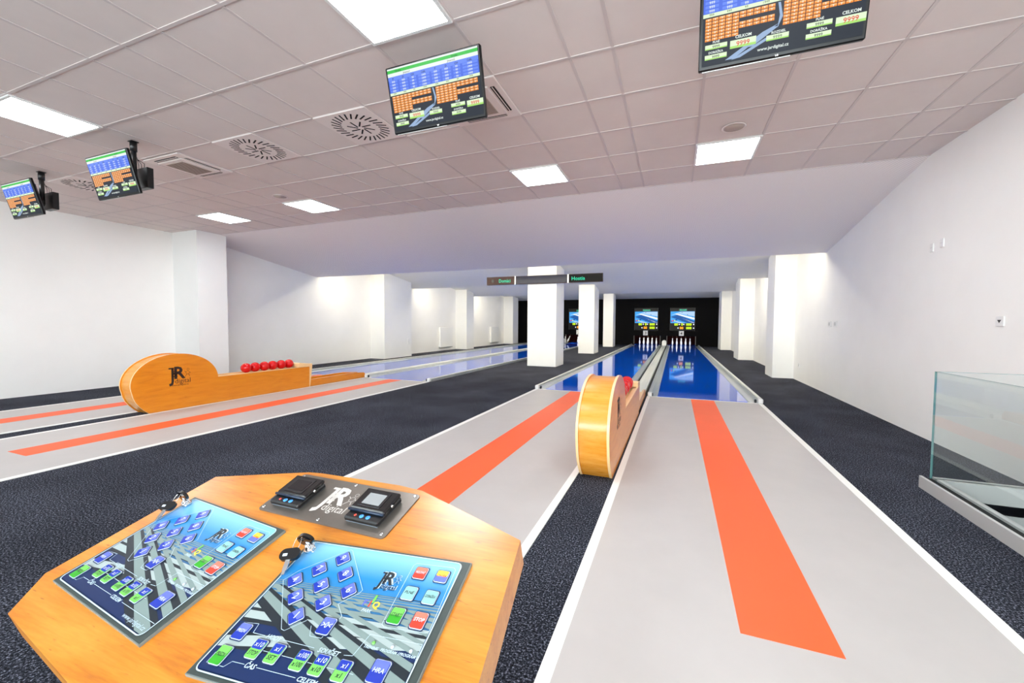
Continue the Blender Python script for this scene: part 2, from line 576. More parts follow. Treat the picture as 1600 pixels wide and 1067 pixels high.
def lane_set(shift, side, num, where):
    X = lambda x: mirror(x, side) + shift
    # approach
    a = thing('approach_floor', 'light grey vinyl run-up with an orange stripe leading to lane %d%s' % (num, where), 'run-up', (X(.445), 3.4, 0))
    L = a.location
    def bx(name, x0, x1, y0, y1, z0, z1, mat, par=a, lab=None):
        m = MB(); m.box((X(x0) - L.x, y0 - L.y, z0), (X(x1) - L.x, y1 - L.y, z1), mat)
        o = m.build(name, par)
        if lab: o['label'] = lab
        return o
    bx('vinyl_surface', -.37, 1.23, 0.85, FOUL - .04, 0, .005, VINYL)
    bx('orange_stripe', .265, .605, 1.80, FOUL - .04, .005, .0065, ORANGE, lab='orange centre stripe')
    bx('edge_line', -.42, -.37, 0.85, FOUL, 0, .007, LINE)
    bx('edge_line', 1.23, 1.285, 0.85, FOUL, 0, .007, LINE)
    bx('foul_line', -.37, 1.23, FOUL - .04, FOUL, 0, .007, LINE)
    # lane
    b = thing('bowling_lane', 'shiny blue lane %d with pale metal gutters%s' % (num, where), 'bowling lane', (X(.43), FOUL, 0))
    L = b.location
    m = MB(); m.box((X(-.25) - L.x, 0.01, 0), (X(1.09) - L.x, YE - L.y, .012), BLUE); m.build('lane_surface', b)
    for j in range(3):
        yy = 5.0 + 5 * j
        m = MB(); m.box((X(-.25) - L.x, yy, .0121), (X(1.09) - L.x, yy + .006, .0124), plain('lane_joint', (6, 30, 100), .2)); m.build('lane_joint', b)
    for g0, g1, out in ((1.09, 1.30, 1), (-.25, -.415, -1)):
        w = abs(g1 - g0) - (.004 if out < 0 else 0); d = 1 if g1 > g0 else -1
        prof = [(0, .012), (.012, .020), (.022, .012), (.05, .005), (.08, .003), (.11, .006), (.135, .018), (.145, .045), (w - .02, .055), (w, .05), (w, 0), (0, 0)]
        if out < 0: prof = [(0, .012), (.012, .020), (.022, .012), (.05, .005), (.075, .003), (.10, .006), (.125, .018), (.135, .036), (w - .01, .04), (w, .04), (w, 0), (0, 0)]
        m = MB()
        m.prism([(X(g0 + d * q) - L.x, z) for q, z in prof], lambda x, z, t: (x, t, z), .02, YE - L.y, ALU)
        m.build('gutter', b)
        if out > 0:
            m = MB(); m.box((X(g1 - .055) - L.x, .02, .052), (X(g1) - L.x, YE - L.y, .066), CURB, bev=.004); m.build('curb_rail', b)
        m = MB(); e = g1 - d * .04
        m.box((X(e - .035) - L.x, -.035, .006), (X(e + .035) - L.x, .05, .075), WPL, bev=.012)
        m.box((X(e - .03 - .05 * d) - L.x, .0, .006), (X(e + .0 - .05 * d) - L.x, .045, .06), BLACK, bev=.008)
        m.build('end_cap', b)
    return a, b


lane_set(0, 1, 4, ', beside the right wall')
lane_set(0, -1, 3, ', left of the drum with a bare front')
lane_set(-6.03, 1, 2, ', next to the wide dark carpet aisle')
lane_set(-6.03, -1, 1, ', beside the left wall')


def channel(shift, lab):
    t = thing('return_track', lab, 'ball track', (AX + shift, 7.5, 0))
    pr = [(-.10, 0), (-.10, .05), (-.085, .054), (-.065, .05), (-.035, .036), (0, .032), (.035, .036), (.065, .05), (.085, .054), (.10, .05), (.10, 0)]
    m = MB(); m.prism(pr[::-1], lambda x, z, y: (x, y, z), 0, 17.8, CURB); m.build('track_profile', t)
    m = MB(); m.box((-.13, -.04, 0), (.13, 18.1, .006), DARK); m.build('base_gap', t)
    m = MB()
    pts = [(-.12, 0), (.12, 0), (.12, .22)] + [(.12 * math.cos(a), .22 + .12 * math.sin(a)) for a in [PI * k / 10 for k in range(1, 10)]] + [(-.12, .22)]
    m.prism(pts, lambda x, z, y: (x, y, z), 17.6, 18.05, PINW); m.build('end_hood', t)
    return t


channel(0, 'white ball track with a rounded end, between lanes 3 and 4')
channel(-6.03, 'white ball track running between lanes 1 and 2')


# ------------------------------------------------------------------ ball racks with the big drum
def ball_rack(shift, lab):
    t = thing('ball_rack', lab, 'ball return', (AX + shift, 4.6, 0))
    OY = 4.6
    cy, cz, ry, rz = 3.625, .385, .545, .395
    def disc(k, n, a0, a1, r=0.0):
        return [(cy + (ry - r) * math.cos(a0 + (a1 - a0) * i / n) - OY, cz + (rz - r) * math.sin(a0 + (a1 - a0) * i / n)) for i in range(n + 1)]
    # angle on the ellipse where it meets the floor in front, and the body top behind
    af = -PI + math.asin(.085 / rz)
    toe = [(3.106 - OY, .235), (3.132 - OY, .17), (3.171 - OY, .11), (3.218 - OY, .055), (3.273 - OY, .004)]
    front = disc(0, 46, math.radians(2), 2 * PI + af)
    prof = front + toe
    prof += [(4.05 - OY, .004), (5.85 - OY, .004), (5.86 - OY, .385), (4.17 - OY, .392)]
    for sx in (-1, 1):
        m = MB()
        x0, x1 = sx * .108, sx * .128
        m.prism(prof, lambda y, z, x: (x, y, z), x0, x1, WOODS, WOODE)
        m.build('side_panel', t)
        m = MB(); m.box((sx * .128, 4.17 - OY, .392), (sx * .106, 5.86 - OY, .402), WOODE); m.build('edge_strip', t)
    band = disc(0, 60, math.radians(2), 2 * PI + af, .012) + [(a + .012, b) for a, b in toe]
    m = MB(); n = len(band)
    vs = [(x, y, z) for x in (-.108, .108) for y, z in band]
    m.add(vs, [(i, i + 1, i + 1 + n, i + n) for i in range(n - 1)], WOODB, True)
    m.build('drum_band', t)
    m = MB()
    m.box((-.108, 4.2 - OY, .33), (.108, 5.85 - OY, .345), WOODE)
    for i in range(18):
        y = 4.26 + i * .085 - OY
        m.box((-.106, y, .345), (.106, y + .03, .36), WOODE, bev=.004)
    m.box((-.107, 4.2 - OY, .36), (-.07, 5.85 - OY, .388), WOODE)
    m.box((.107, 4.2 - OY, .36), (.07, 5.85 - OY, .388), WOODE)
    m.build('ball_tray', t)
    m = MB()
    m.prism([(5.60 - OY, .403), (5.60 - OY, .46), (5.66 - OY, .475), (5.80 - OY, .44), (5.925 - OY, .44), (5.925 - OY, .40), (5.87 - OY, .004), (5.852 - OY, .004), (5.85 - OY, .403)],
            lambda y, z, x: (x, y, z), -.127, .127, WOODE)
    m.build('end_block', t)
    m = MB()
    pr = [(5.88 - OY, .004), (5.88 - OY, .135), (7.06 - OY, .142), (7.36 - OY, .115), (7.43 - OY, .004)]
    for sx in (-1, 1):
        m.prism(pr, lambda y, z, x: (x, y, z), sx * .085, sx * .115, WOODS, WOODE)
    m.box((-.085, 5.88 - OY, .004), (.085, 7.40 - OY, .06), WOODE)
    m.prism([(6.5 - OY, .06), (5.9 - OY, .06), (5.9 - OY, .155), (6.9 - OY, .16), (7.1 - OY, .14)], lambda y, z, x: (x, y, z), -.08, -.055, WOODS, WOODE)
    m.build('return_ramp', t)
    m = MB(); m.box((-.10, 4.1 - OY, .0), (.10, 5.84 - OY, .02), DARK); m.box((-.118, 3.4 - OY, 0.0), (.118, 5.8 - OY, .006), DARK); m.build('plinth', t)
    for sx in (-1, 1):
        m = MB()
        k = sx
        fn = lambda a, b: (k * .1288, (3.65 + k * (a - 3.65)) - OY, b)
        logo(m, fn, 3.505, .335, .29, INK, True)
        m.build('printed_logo', t)
    return t


def logo(m, fn, x, y, w, mat, web=False):
    """the maker's mark: large J and R, an ampersand, the small pin figure and 'digital'"""
    h = w * .62
    m.text('J', x + .13 * w, y + .22 * w, h * 1.04, mat, fn, bold=.02, wide=.80)
    m.quad([fn(x + .02 * w, y + .80 * w), fn(x + .24 * w, y + .80 * w), fn(x + .24 * w, y + .87 * w), fn(x + .02 * w, y + .87 * w)], mat)
    m.text('R', x + .50 * w, y + .34 * w, h * .90, mat, fn, bold=.03)
    m.text('&', x + .29 * w, y + .42 * w, h * .50, mat, fn)
    m.text('digital', x + .28 * w, y + .10 * w, h * .36, mat, fn, 'l', .68 * w)
    # little figure
    def ring(cx, cy, r, t=.012):
        n = 14
        vs = [fn(cx + q * math.cos(2 * PI * i / n), cy + q * math.sin(2 * PI * i / n)) for q in (r, r - t * w) for i in range(n)]
        m.add(vs, [(i, (i + 1) % n, (i + 1) % n + n, i + n) for i in range(n)], mat)
    ring(x + .86 * w, y + .74 * w, .055 * w)
    ring(x + .84 * w, y + .58 * w, .085 * w)
    for a, b, c, d in ((.80, .50, .72, .38), (.88, .50, .93, .40), (.78, .60, .70, .66), (.91, .60, .98, .56)):
        dx, dy = (c - a), (d - b); q = math.hypot(dx, dy); nx, ny = -dy / q * .009, dx / q * .009
        m.quad([fn(x + (a + nx) * w, y + (b + ny) * w), fn(x + (c + nx) * w, y + (d + ny) * w), fn(x + (c - nx) * w, y + (d - ny) * w), fn(x + (a - nx) * w, y + (b - ny) * w)], mat)
    if web:
        m.text('www.jardigital.cz', x + .5 * w, y - .02 * w, .075 * w, mat, fn, 'c', .98 * w)


ball_rack(0, 'wooden ball return seen from its rounded front, between lanes 3 and 4')
ball_rack(-6.03, 'wooden ball return in side view at left, between lanes 1 and 2')
ordn = ['nearest the drum', 'second from the drum', 'third from the drum', 'fourth from the drum', 'fifth from the drum', 'last of the row']
ball0 = None
for shift, wh, grp in ((0, 'on the ball return between lanes 3 and 4', 'red balls on the right ball return'), (-6.03, 'on the left ball return in side view', 'red balls on the left ball return')):
    for i in range(6):
        loc = (AX + shift + .004 * (-1) ** i, 4.70 + .1635 * i, .361 + .08 + .027)
        if ball0 is None:
            m = MB(); m.sphere((0, 0, 0), .0800, RED, 32, 20)
            ball0 = m.build('bowling_ball'); o = ball0
        else:
            o = ball0.copy(); col.objects.link(o)
        o.location = loc
        tag(o, 'glossy red ball, %s, %s' % (ordn[i], wh), 'bowling ball', grp)

# ------------------------------------------------------------------ pins
PPROF = [(.024, 0), (.033, .02), (.044, .07), (.050, .115), (.048, .15), (.038, .20), (.026, .25), (.0195, .29), (.0185, .31), (.024, .33), (.030, .355), (.0305, .375), (.025, .393), (.012, .402), (.004, .404)]
pin0 = None


def pin(loc, label, grp, rot=(0, 0, 0)):
    global pin0
    if pin0 is None:
        pin0 = thing('ninepin', label, 'bowling pin', loc, 0, grp)
        m = MB(); m.lathe(PPROF, (0, 0, 0), PINW, 18); m.build('pin_body', pin0)
        m = MB(); m.tube([(0, 0, .404), (0, 0, .47), (0, 0, .52)], .005, PINR, 6); m.build('cord', pin0)
        return pin0
    o = dup(pin0, loc, label, group=grp)
    o.rotation_euler = rot
    return o


DIA = [(0, 0, 'front pin of the diamond'), (-.245, .25, 'second row left pin'), (.245, .25, 'second row right pin'), (-.49, .5, 'outer left pin of the middle row'),
       (0, .5, 'middle pin of the diamond'), (.49, .5, 'outer right pin of the middle row'), (-.245, .75, 'fourth row left pin'), (.245, .75, 'fourth row right pin'), (0, 1.0, 'rearmost pin of the diamond')]
for num in (4, 3):
    cx = {4: .36, 3: -1.54}[num]
    for dx, dy, lab in DIA:
        pin((cx + dx, YE + .35 + dy * .8, .012), 'white %s, %s' % (lab, {4: 'rightmost pin set near the right wall', 3: 'pin set left of the ball track'}[num]), 'white pins of the %s pin set' % {4: 'right', 3: 'left'}[num])
m = MB()
for num in (4, 3, 2, 1):
    cx = LX[num] + .36
    m.box((cx - .8, YE + .001, 0), (cx + .78, YE + 1.4, .012), BLUE)
o = m.build('pin_deck'); tag(o, 'dark blue floor panels on which the pins stand, behind the end wall openings', 'pin deck')
pin((-6.42, 25.4, .056), 'white pin standing left of the leaning pin, between lanes 1 and 2', 'pins between the left lanes')
pin((-6.30, 25.42, .12), 'white pin leaning to the right, between lanes 1 and 2', 'pins between the left lanes', (0, .45, 0))
pin((-5.86, YE + .5, .012), 'white pin half hidden behind the middle square column', 'pins between the left lanes')

# ------------------------------------------------------------------ lane monitors and number plates
TEAL = glow('teal_led', (30, 235, 180), 1.0)
YEL = glow('yellow_green_led', (190, 225, 20), 1.1)
ORG = glow('orange_led', (255, 160, 20), 1.1)
SW = glow('screen_white', (235, 240, 250), 1.0)
SB1 = glow('screen_sky_blue', (60, 150, 220), 1.0)
SB2 = glow('screen_pale_blue', (160, 190, 225), 1.0)
SB3 = glow('screen_deep_blue', (20, 80, 150), 1.0)
SRED = glow('screen_red', (230, 60, 70), 1.0)
SYEL = glow('screen_yellow', (225, 230, 90), 1.0)
WH = {1: 'at far left, hidden by columns', 2: 'partly hidden by the middle column', 3: 'above the left of the two visible pin sets', 4: 'above the rightmost pin set'}
mons = {4: 'Slovnaft', 3: 'Centrum', 2: 'Centrum', 1: 'Slovnaft'}
for num, word in mons.items():
    cx = {4: .385, 3: -1.605, 2: -5.605, 1: -7.62}[num]
    z0, z1, hw = .886, 2.205, .665
    t = thing('lane_monitor', 'blue wall screen, ' + WH[num], 'monitor', (cx, YF - .045, z0))
    H = z1 - z0
    m = MB(); m.box((-hw, -.0, 0), (hw, .04, H), plain('monitor_black', (8, 8, 9), .35, spec=.15), bev=.004)
    for a in ((-hw, -.004, 0, -hw + .012, H), (hw - .012, -.004, 0, hw, H)): m.box((a[0], -.004, 0), (a[3], .0, H), plain('monitor_grey_trim', (60, 60, 62), .4))
    m.build('housing', t)
    m = MB(); fn = lambda a, b: (-hw + a * 2 * hw, -.006, b * H)
    y = lambda d: (lambda a, b: (-hw + a * 2 * hw, -.006 - d, b * H))
    def q(u0, v0, u1, v1, mat, d=0.0):
        f = y(d); m.quad([f(u0, v0), f(u1, v0), f(u1, v1), f(u0, v1)], mat)
    q(.02, .33, .98, .84, SB1)
    f1, f2 = y(.002), y(.004)
    for P, mt in (([(.02, .60), (.30, .70), (.98, .42), (.98, .33), (.70, .33)], SB3), ([(.02, .68), (.25, .75), (.98, .56), (.98, .48), (.20, .72)], SW),
                  ([(.25, .76), (.45, .83), (.98, .83), (.98, .62)], SB2), ([(.02, .50), (.12, .46), (.60, .33), (.35, .33)], SB2), ([(.45, .56), (.98, .36), (.98, .33), (.92, .33)], SW),
                  ([(.02, .42), (.30, .52), (.34, .50), (.06, .38)], SB3)):
        m.quad([f1(*p) for p in P], mt)
    for u, v in ((.48, .79), (.3, .68), (.7, .70), (.9, .6), (.6, .57), (.1, .6), (.48, .42), (.68, .42), (.27, .46)):
        q(u - .018, v - .012, u + .018, v + .012, BLACK, .004)
    q(.08, .40, .12, .46, SRED, .004); q(.17, .40, .2, .47, SYEL, .004)
    q(.35, .86, .68, .955, plain('led_dark_green', (0, 60, 50), .4), 0.001)
    m.text(word, .52, .875, .06, TEAL, f2, 'c', .3, bold=.01)
    for u, v, s_, mt in ((.25, .225, '00', YEL), (.49, .225, '0', YEL), (.76, .225, '000', YEL), (.47, .07, '00', ORG), (.76, .07, '000', YEL)):
        m.text(s_, u, v, .10, mt, f2, 'c', {2: .16, 1: .08, 3: .26}[len(s_)], bold=.05)
    for u, v in ((.38, .25), (.56, .25), (.95, .25), (.95, .09), (.33, .09)):
        q(u - .02, v, u + .02, v + .05, SW, .002)
    m.build('screen_image', t)
    # number plate
    px_ = {4: .345, 3: -1.63, 2: -5.66, 1: -7.66}[num]
    t = thing('number_plate', 'small white square number sign %s' % WH[num], 'sign', (px_, YF - .02, .59))
    m = MB(); m.box((-.13, 0, 0), (.13, .019, .28), WPL, bev=.004); m.build('plate', t)
    m = MB(); m.text(str(num), 0, .055, .17, BLACK, lambda a, b: (a, -.002, b), bold=.01); m.build('numeral', t)
# opening frames
for num in (1, 2, 3, 4):
    a, b = PITX[num]
    t = thing('pit_frame', 'thin grey upright edging of the pin opening %s' % {1: 'beside the left wall', 2: 'behind the middle column', 3: 'around the left visible pin set', 4: 'around the rightmost pin set'}[num], 'frame', ((a + b) / 2, YF, 0))
    w = (b - a) / 2
    for sx in (-1, 1):
        m = MB(); m.box((sx * w - .018, -.05, .07), (sx * w + .018, .0, .57), plain('pit_grey', (92, 88, 84), .4)); m.build('upright', t)

# small lamps that light the pins from inside the machine
for num in (4, 3, 2, 1):
    cx = LX[num] + .36
    t = thing('pin_lamp', 'hidden lamp over the pins %s' % WH[num], 'lamp', (cx, YF + .16, .70), 0, 'pin lamps inside the end wall')
    m = MB(); m.box((-.6, -.05, 0), (.6, .05, .05), WPL); m.build('housing', t)
    m = MB(); m.box((-.58, -.03, -.012), (.58, .045, 0), STRIP); m.build('tube', t)

# long score display on the first column
t = thing('score_banner', 'long narrow black display reading Domáci and Hostia on the wide column', 'display', (-3.545, 11.29, 2.37))
H = .235
for i, (a, b, mt) in enumerate(((-5.262, -4.37, plain('brown_smoked_panel', (52, 30, 26), .4, spec=.2)), (-4.335, -2.80, plain('smoked_display_window', (14, 20, 44), .2, spec=.12)), (-2.765, -1.83, plain('matt_display_black', (6, 6, 7), .5, spec=.1)))):
    m = MB(); a += 3.545; b += 3.545
    m.box((a, -.06, 0), (b, .0, H), plain('banner_brown_frame', (60, 42, 40), .5, spec=.2), bev=.004)
    m.box((a + .012, -.064, .014), (b - .012, -.0601, H - .014), mt)
    f = lambda u, v: (u, -.067, v)
    if i == 0: m.text('Domáci', b - .31, .065, .10, TEAL, f, 'c', .36)
    if i == 0: m.prism(rr_pts(a + .2, H / 2, .09, .09, .04), lambda x, z, y_: (x, y_, z), -.066, -.0642, BLACK)
    if i == 2: m.text('Hostia', a + .27, .065, .10, TEAL, f, 'c', .38)
    m.build('display_module', t)
for a in (-4.353, -2.783):
    m = MB(); m.box((a + 3.545 - .016, -.066, -.004), (a + 3.545 + .016, 0, H + .004), ALU); m.build('joint_strip', t)
m = MB(); m.box((-1.6, 0.0, .07), (1.6, .035, .15), GREYP); m.build('rear_rail', t)

# ------------------------------------------------------------------ ceiling fittings
def ceiling_light(x0, x1, y0, y1, lab, first=[None]):
    loc = ((x0 + x1) / 2, (y0 + y1) / 2, CE - .012)
    if first[0]:
        return dup(first[0], loc, lab, group='square ceiling lights')
    t = thing('ceiling_light', lab, 'ceiling light', loc, 0, 'square ceiling lights')
    m = MB()
    for a, b in (((-.30, -.30), (.30, -.278)), ((-.30, .278), (.30, .30)), ((-.30, -.278), (-.278, .278)), ((.278, -.278), (.30, .278))):
        m.box((a[0], a[1], 0), (b[0], b[1], .012), WPL)
    m.build('frame', t)
    m = MB(); m.box((-.278, -.278, .003), (.278, .278, .011), LIGHT); m.build('diffuser', t)
    first[0] = t
    return t


labs = ['square light panel cut by the top edge of the photo, beside the swirl vents', 'bright light panel above the small score screens at far left', 'light panel at the left edge above the farthest score screen', 'light panel above the largest score screen, out of view',
        'light panel left of the two above the orange stripes, near the sloping baffle', 'light panel above lane 4, right of the round speaker row', 'light panel in front of the left pilaster, right one of its pair', 'light panel in front of the left pilaster, nearer the left wall']
for r_, lb in zip(LIGHTS, labs):
    ceiling_light(*r_, lb)

for i, (y, z) in enumerate(((9.24, 2.65), (13.98, 2.69), (18.98, 2.70))):
    t = thing('strip_light', 'long strip lamp mounted behind the %s sloping ceiling baffle' % ('first', 'second', 'third')[i], 'strip light', (-3.6, y + .02, z), 0, 'strip lamps behind the baffles')
    m = MB(); m.box((-5.9, 0, -.03), (5.9, .04, .04), WPL); m.build('housing', t)
    m = MB(); m.box((-5.85, .04, -.025), (5.85, .075, .025), STRIP); m.build('tube', t)


def swirl(loc, lab, first=[None]):
    if first[0]: return dup(first[0], loc, lab)
    t = thing('swirl_vent', lab, 'air vent', loc, 0, 'swirl air vents in the ceiling')
    m = MB(); m.box((-.295, -.295, 0), (.295, .295, .008), VENTW, bev=.003); m.build('face_plate', t)
    m = MB()
    def slot(r0, r1, a, tw, w=.011):
        p0 = Vector((r0 * math.cos(a), r0 * math.sin(a))); p1 = Vector((r1 * math.cos(a + tw), r1 * math.sin(a + tw)))
        d = (p1 - p0).normalized(); n = Vector((-d.y, d.x)) * w
        m.add([(p.x, p.y, z) for z in (-.0012, .004) for p in (p0 + n, p0 - n, p1 - n, p1 + n)], [(0, 1, 2, 3), (7, 6, 5, 4), (0, 4, 5, 1), (1, 5, 6, 2), (2, 6, 7, 3), (3, 7, 4, 0)], SLOT)
    for k in range(28):
        slot(.175, .262, 2 * PI * k / 28, .16, .0075)
    for k in range(8):
        slot(.030, .125, 2 * PI * k / 8 + .2, .45, .0075)
    m.build('slots', t)
    first[0] = t
    return t


swirl((-2.815, 3.187, CE - .007), 'round swirl vent with dark radial slots, left of the nearer score screen')
swirl((-4.2, 3.187, CE - .007), 'round swirl vent between the other swirl vent and the cassette vent')
swirl((-7.5, 3.187, CE - .007), 'swirl vent partly hidden behind a small score screen')


def cassette(loc, lab, first=[None]):
    if first[0]: return dup(first[0], loc, lab)
    t = thing('cassette_air_conditioner', lab, 'air conditioner', loc, 0, 'ceiling cassette air conditioners')
    m = MB(); m.box((-.31, -.31, 0), (.31, .31, .014), VENTW, bev=.006)
    m.box((-.215, -.215, -.014), (.215, .215, 0.0), VENTW, bev=.005)
    m.build('face_plate', t)
    m = MB(); m.box((-.15, -.165, -.018), (.15, .165, -.0141), GRILL)
    for k in range(19):
        y = -.155 + k * .017; m.box((-.145, y, -.0195), (.145, y + .005, -.018), plain('grille_slit', (120, 104, 96), .8))
    m.build('intake_grille', t)
    for a, b in (((-.19, .228), (.19, .262)), ((-.19, -.262), (.19, -.228)), ((.228, -.19), (.262, .19)), ((-.262, -.19), (-.228, .19))):
        m = MB(); m.box((a[0], a[1], -.003), (b[0], b[1], .002), SLOT)
        dx = abs(b[0] - a[0]) > abs(b[1] - a[1])
        if dx: m.box((a[0], (a[1] + b[1]) / 2 - .004, -.006), (b[0], (a[1] + b[1]) / 2 + .003, -.002), VENTW)
        else: m.box(((a[0] + b[0]) / 2 - .004, a[1], -.006), ((a[0] + b[0]) / 2 + .003, b[1], -.002), VENTW)
        m.build('air_slot', t)
    first[0] = t
    return t


cassette((-1.61, 3.187, CE - .014), 'square cassette air conditioner behind the second largest score screen')
cassette((-5.42, 3.225, CE - .014), 'square cassette air conditioner right of a small score screen')
for i, (x, y) in enumerate(((.475, 4.44), (-5.45, 4.46))):
    t = thing('ceiling_speaker', ('round white ceiling speaker behind the light above lane 4', 'round ceiling speaker near the left pair of lights')[i], 'speaker', (x, y, CE - .006), 0, 'round ceiling speakers')
    m = MB(); m.lathe([(.098, .006), (.105, .002), (.100, -.002), (.09, -.003), (.088, .0)], (0, 0, 0), VENTW, 32); m.build('rim', t)
    m = MB(); m.lathe([(.088, .004), (.086, -.001), (.001, -.0015)], (0, 0, 0), GRILL, 32); m.build('grille', t)


# ------------------------------------------------------------------ hanging score screens
def screen_graphics(m, w, h, bg):
    S = lambda n, c, e=1.0: glow('tv_' + n, c, SCREEN * e)
    NAVY, GREEN, WHITE, BLU, BLU2 = S('navy', (14, 26, 44), .9), S('green', (40, 190, 60)), S('white', (228, 238, 232)), S('blue', (66, 104, 225)), S('blue_b', (96, 132, 238))
    OR, ORW, BK, REDT, PALE, STREAK, LIME = S('orange', (246, 140, 20)), S('orange_light', (255, 196, 130)), S('black', (20, 30, 50), .3), S('red', (225, 45, 30)), S('pale', (225, 245, 205)), S('streak', (150, 175, 210)), S('lime', (170, 225, 110))
    P = lambda d: (lambda a, b: ((a - .5) * w, -.0005 - d, (b - .5) * h))
    def q(u0, v0, u1, v1, mt, d=0.0):
        f = P(d); m.quad([f(u0, v0), f(u1, v0), f(u1, v1), f(u0, v1)], mt)
    def t(s_, u, v, hh, mt, al='c', mw=None, bold=0.0, d=.0012):
        f0 = P(d); asp = h / w
        m.text(s_, u / asp, v, hh, mt, lambda a, b: f0(a * asp, b), al, (mw / asp) if mw else None, bold=bold)
    q(0, 0, 1, 1, NAVY)
    for pts in ([(.16, .03), (.22, .03), (.42, .25), (.50, .33), (.40, .27)], [(.20, .02), (.26, .03), (.46, .19), (.44, .21)], [(.30, .13), (.34, .13), (.50, .30), (.47, .30)], [(.49, .28), (.52, .40), (.50, .56), (.485, .56), (.50, .42)]):
        f0 = P(.0003); m.quad([f0(*p) for p in pts], STREAK)
    q(0, .975, 1, 1, WHITE, .0004)
    q(0, .925, 1, .975, GREEN, .0004)
    t('Draha', .13, .932, .034, BK, mw=.12); t('Draha', .76, .932, .034, BK, mw=.12)
    q(0, .87, 1, .925, WHITE, .0004)
    t('Jmeno1', .22, .88, .034, BK, mw=.16); t('Jmeno2', .72, .88, .034, BK, mw=.16)
    cols = [0, .115, .235, .335, .485, .60, .72, .82, 1.0]
    rows = [.87, .81, .762, .714, .666, .618]
    for j in range(5):
        for i in range(8):
            v1, v0 = rows[j], rows[j + 1]
            q(cols[i], v0, cols[i + 1], v1, BLU2 if j == 0 else BLU, .0004)
            q(cols[i] + .012, v0 + .012, cols[i + 1] - .012, v1 - .004, BLU2, .0006)
            t((['P', 'D', 'CH', 'Celk.'] * 2)[i] if j == 0 else ['999', '999', '99', '1999'][i % 4], (cols[i] + cols[i + 1]) / 2, v0 + .009, .032, BK if j == 0 else WHITE, mw=.1, bold=.01)
    q(0, .575, 1, .618, PALE, .0004)
    for i in range(8):
        t(['999', '999', '99', '1999'][i % 4], (cols[i] + cols[i + 1]) / 2, .584, .028, BK, mw=.1)
    f9 = None
    for side in (0, 1):
        u0 = .015 + side * .505; cw = .0455; rh = .0385
        for r in range(7):
            n = 10 if r in (0, 1, 3, 4) else 5
            for c in range(n):
                a, b = u0 + c * cw, .562 - (r + 1) * rh
                q(a + .002, b + .003, a + cw - .002, b + rh - .003, OR, .0004)
                q(a + .006, b + rh * .5, a + cw - .006, b + rh - .006, ORW, .0006)
                t('9', a + cw / 2, b + .007, .022, WHITE, bold=.02)
    for x_, k in ((.01, 0), (.66, 1)):
        for lb, v in (('PLNÉ', .205), ('DORÁŽKA', .085)):
            t(lb, x_ + .085, v + .062 - .005, .026, WHITE, mw=.16, bold=.03)
            q(x_ + .01, v - .012, x_ + .16, v + .045, PALE, .0004); q(x_ + .01, v - .012, x_ + .16, v + .002, LIME, .0006)
            t('9999', x_ + .085, v + .0, .032, BK, mw=.12, bold=.01)
        t('CELKOM', x_ + .265, .262, .034, WHITE, mw=.18, bold=.03)
        q(x_ + .18, .15, x_ + .35, .245, PALE, .0004); q(x_ + .18, .15, x_ + .35, .178, LIME, .0006)
        t('9999', x_ + .265, .17, .056, REDT, mw=.145, bold=.01)
    t('ROZDIEL', .50, .222, .028, WHITE, mw=.16, bold=.03)
    q(.425, .15, .565, .212, PALE, .0004); q(.425, .15, .565, .166, LIME, .0006); t('9999', .495, .163, .036, BK, mw=.12)
    t('www.jardigital.cz', .47, .055, .036, WHITE, mw=.34, bold=.02)


tv0 = None


def tv_pole(t):
    m = MB()
    top = CE - t.location[2]
    m.tube([(.06, .16, -.02), (.06, .16, top - .001)], .024, BLACK, 14)
    m.box((.025, .125, top - .008), (.095, .195, top + .0005), BLACK, bev=.003)
    m.tube([(.06, .16, top - .10), (.06, .16, top - .001)], .031, BLACK, 14)
    m.box((.03, .06, -.05), (.09, .17, .02), BLACK, bev=.005)
    m.build('ceiling_pole', t)


def hanging_tv(loc, lab):
    global tv0
    if tv0:
        t = dup(tv0, loc, lab); tv_pole(t)
        return t
    t = thing('hanging_screen', lab, 'screen', loc, 0, 'score screens hanging from the ceiling')
    w, h, tl = .722, .416, .25
    M = Matrix.Rotation(tl, 4, 'X')
    m = MB()
    m.box((-w / 2, .0, -h / 2), (w / 2, .030, h / 2), TVB, bev=.006)
    m.box((-w / 2 + .06, .03, -h / 2 + .02), (w / 2 - .06, .062, h / 2 - .05), BLACK, bev=.012)
    m.box((-w / 2 + .02, .012, -h / 2 - .004), (w / 2 - .3, .028, -h / 2 + .001), GREYP)
    m.text('LG', 0, -h / 2 + .004, .008, WPL, lambda a, b: (a, -.001, b), bold=.02)
    housing = m.build('housing', t, M=M)
    m = MB(); screen_graphics(m, .690, .384, None)
    m.build('display_image', t, M=M @ Matrix.Translation((0, -.0012, .004)))
    m = MB(); m.box((-.02, .20, -.08), (.20, .26, .13), BLACK, bev=.004); m.build('player_box', t)
    m = MB()
    for k in range(3):
        x = .02 + .05 * k
        m.tube([(x, .22, .12), (x - .01, .225, .18), (.06, .19, .22), (.062, .175, .27)], .003, BLACK, 6)
    m.tube([(.0, .05, -.05), (-.02, .12, -.12), (.0, .2, -.1)], .003, BLACK, 6)
    m.build('cable', t)
    tv0 = t
    return t


first_tv = hanging_tv((.448, 2.425, 2.775), 'largest score screen at upper right, its top cut off by the photo')
hanging_tv((-1.532, 2.432, 2.768), 'score screen with orange digits beside the big swirl vent')
hanging_tv((-5.304, 2.431, 2.691), 'small hanging score screen in front of the cassette vent at left')
hanging_tv((-7.453, 2.532, 2.707), 'farthest small score screen at the left edge')
tv_pole(first_tv)

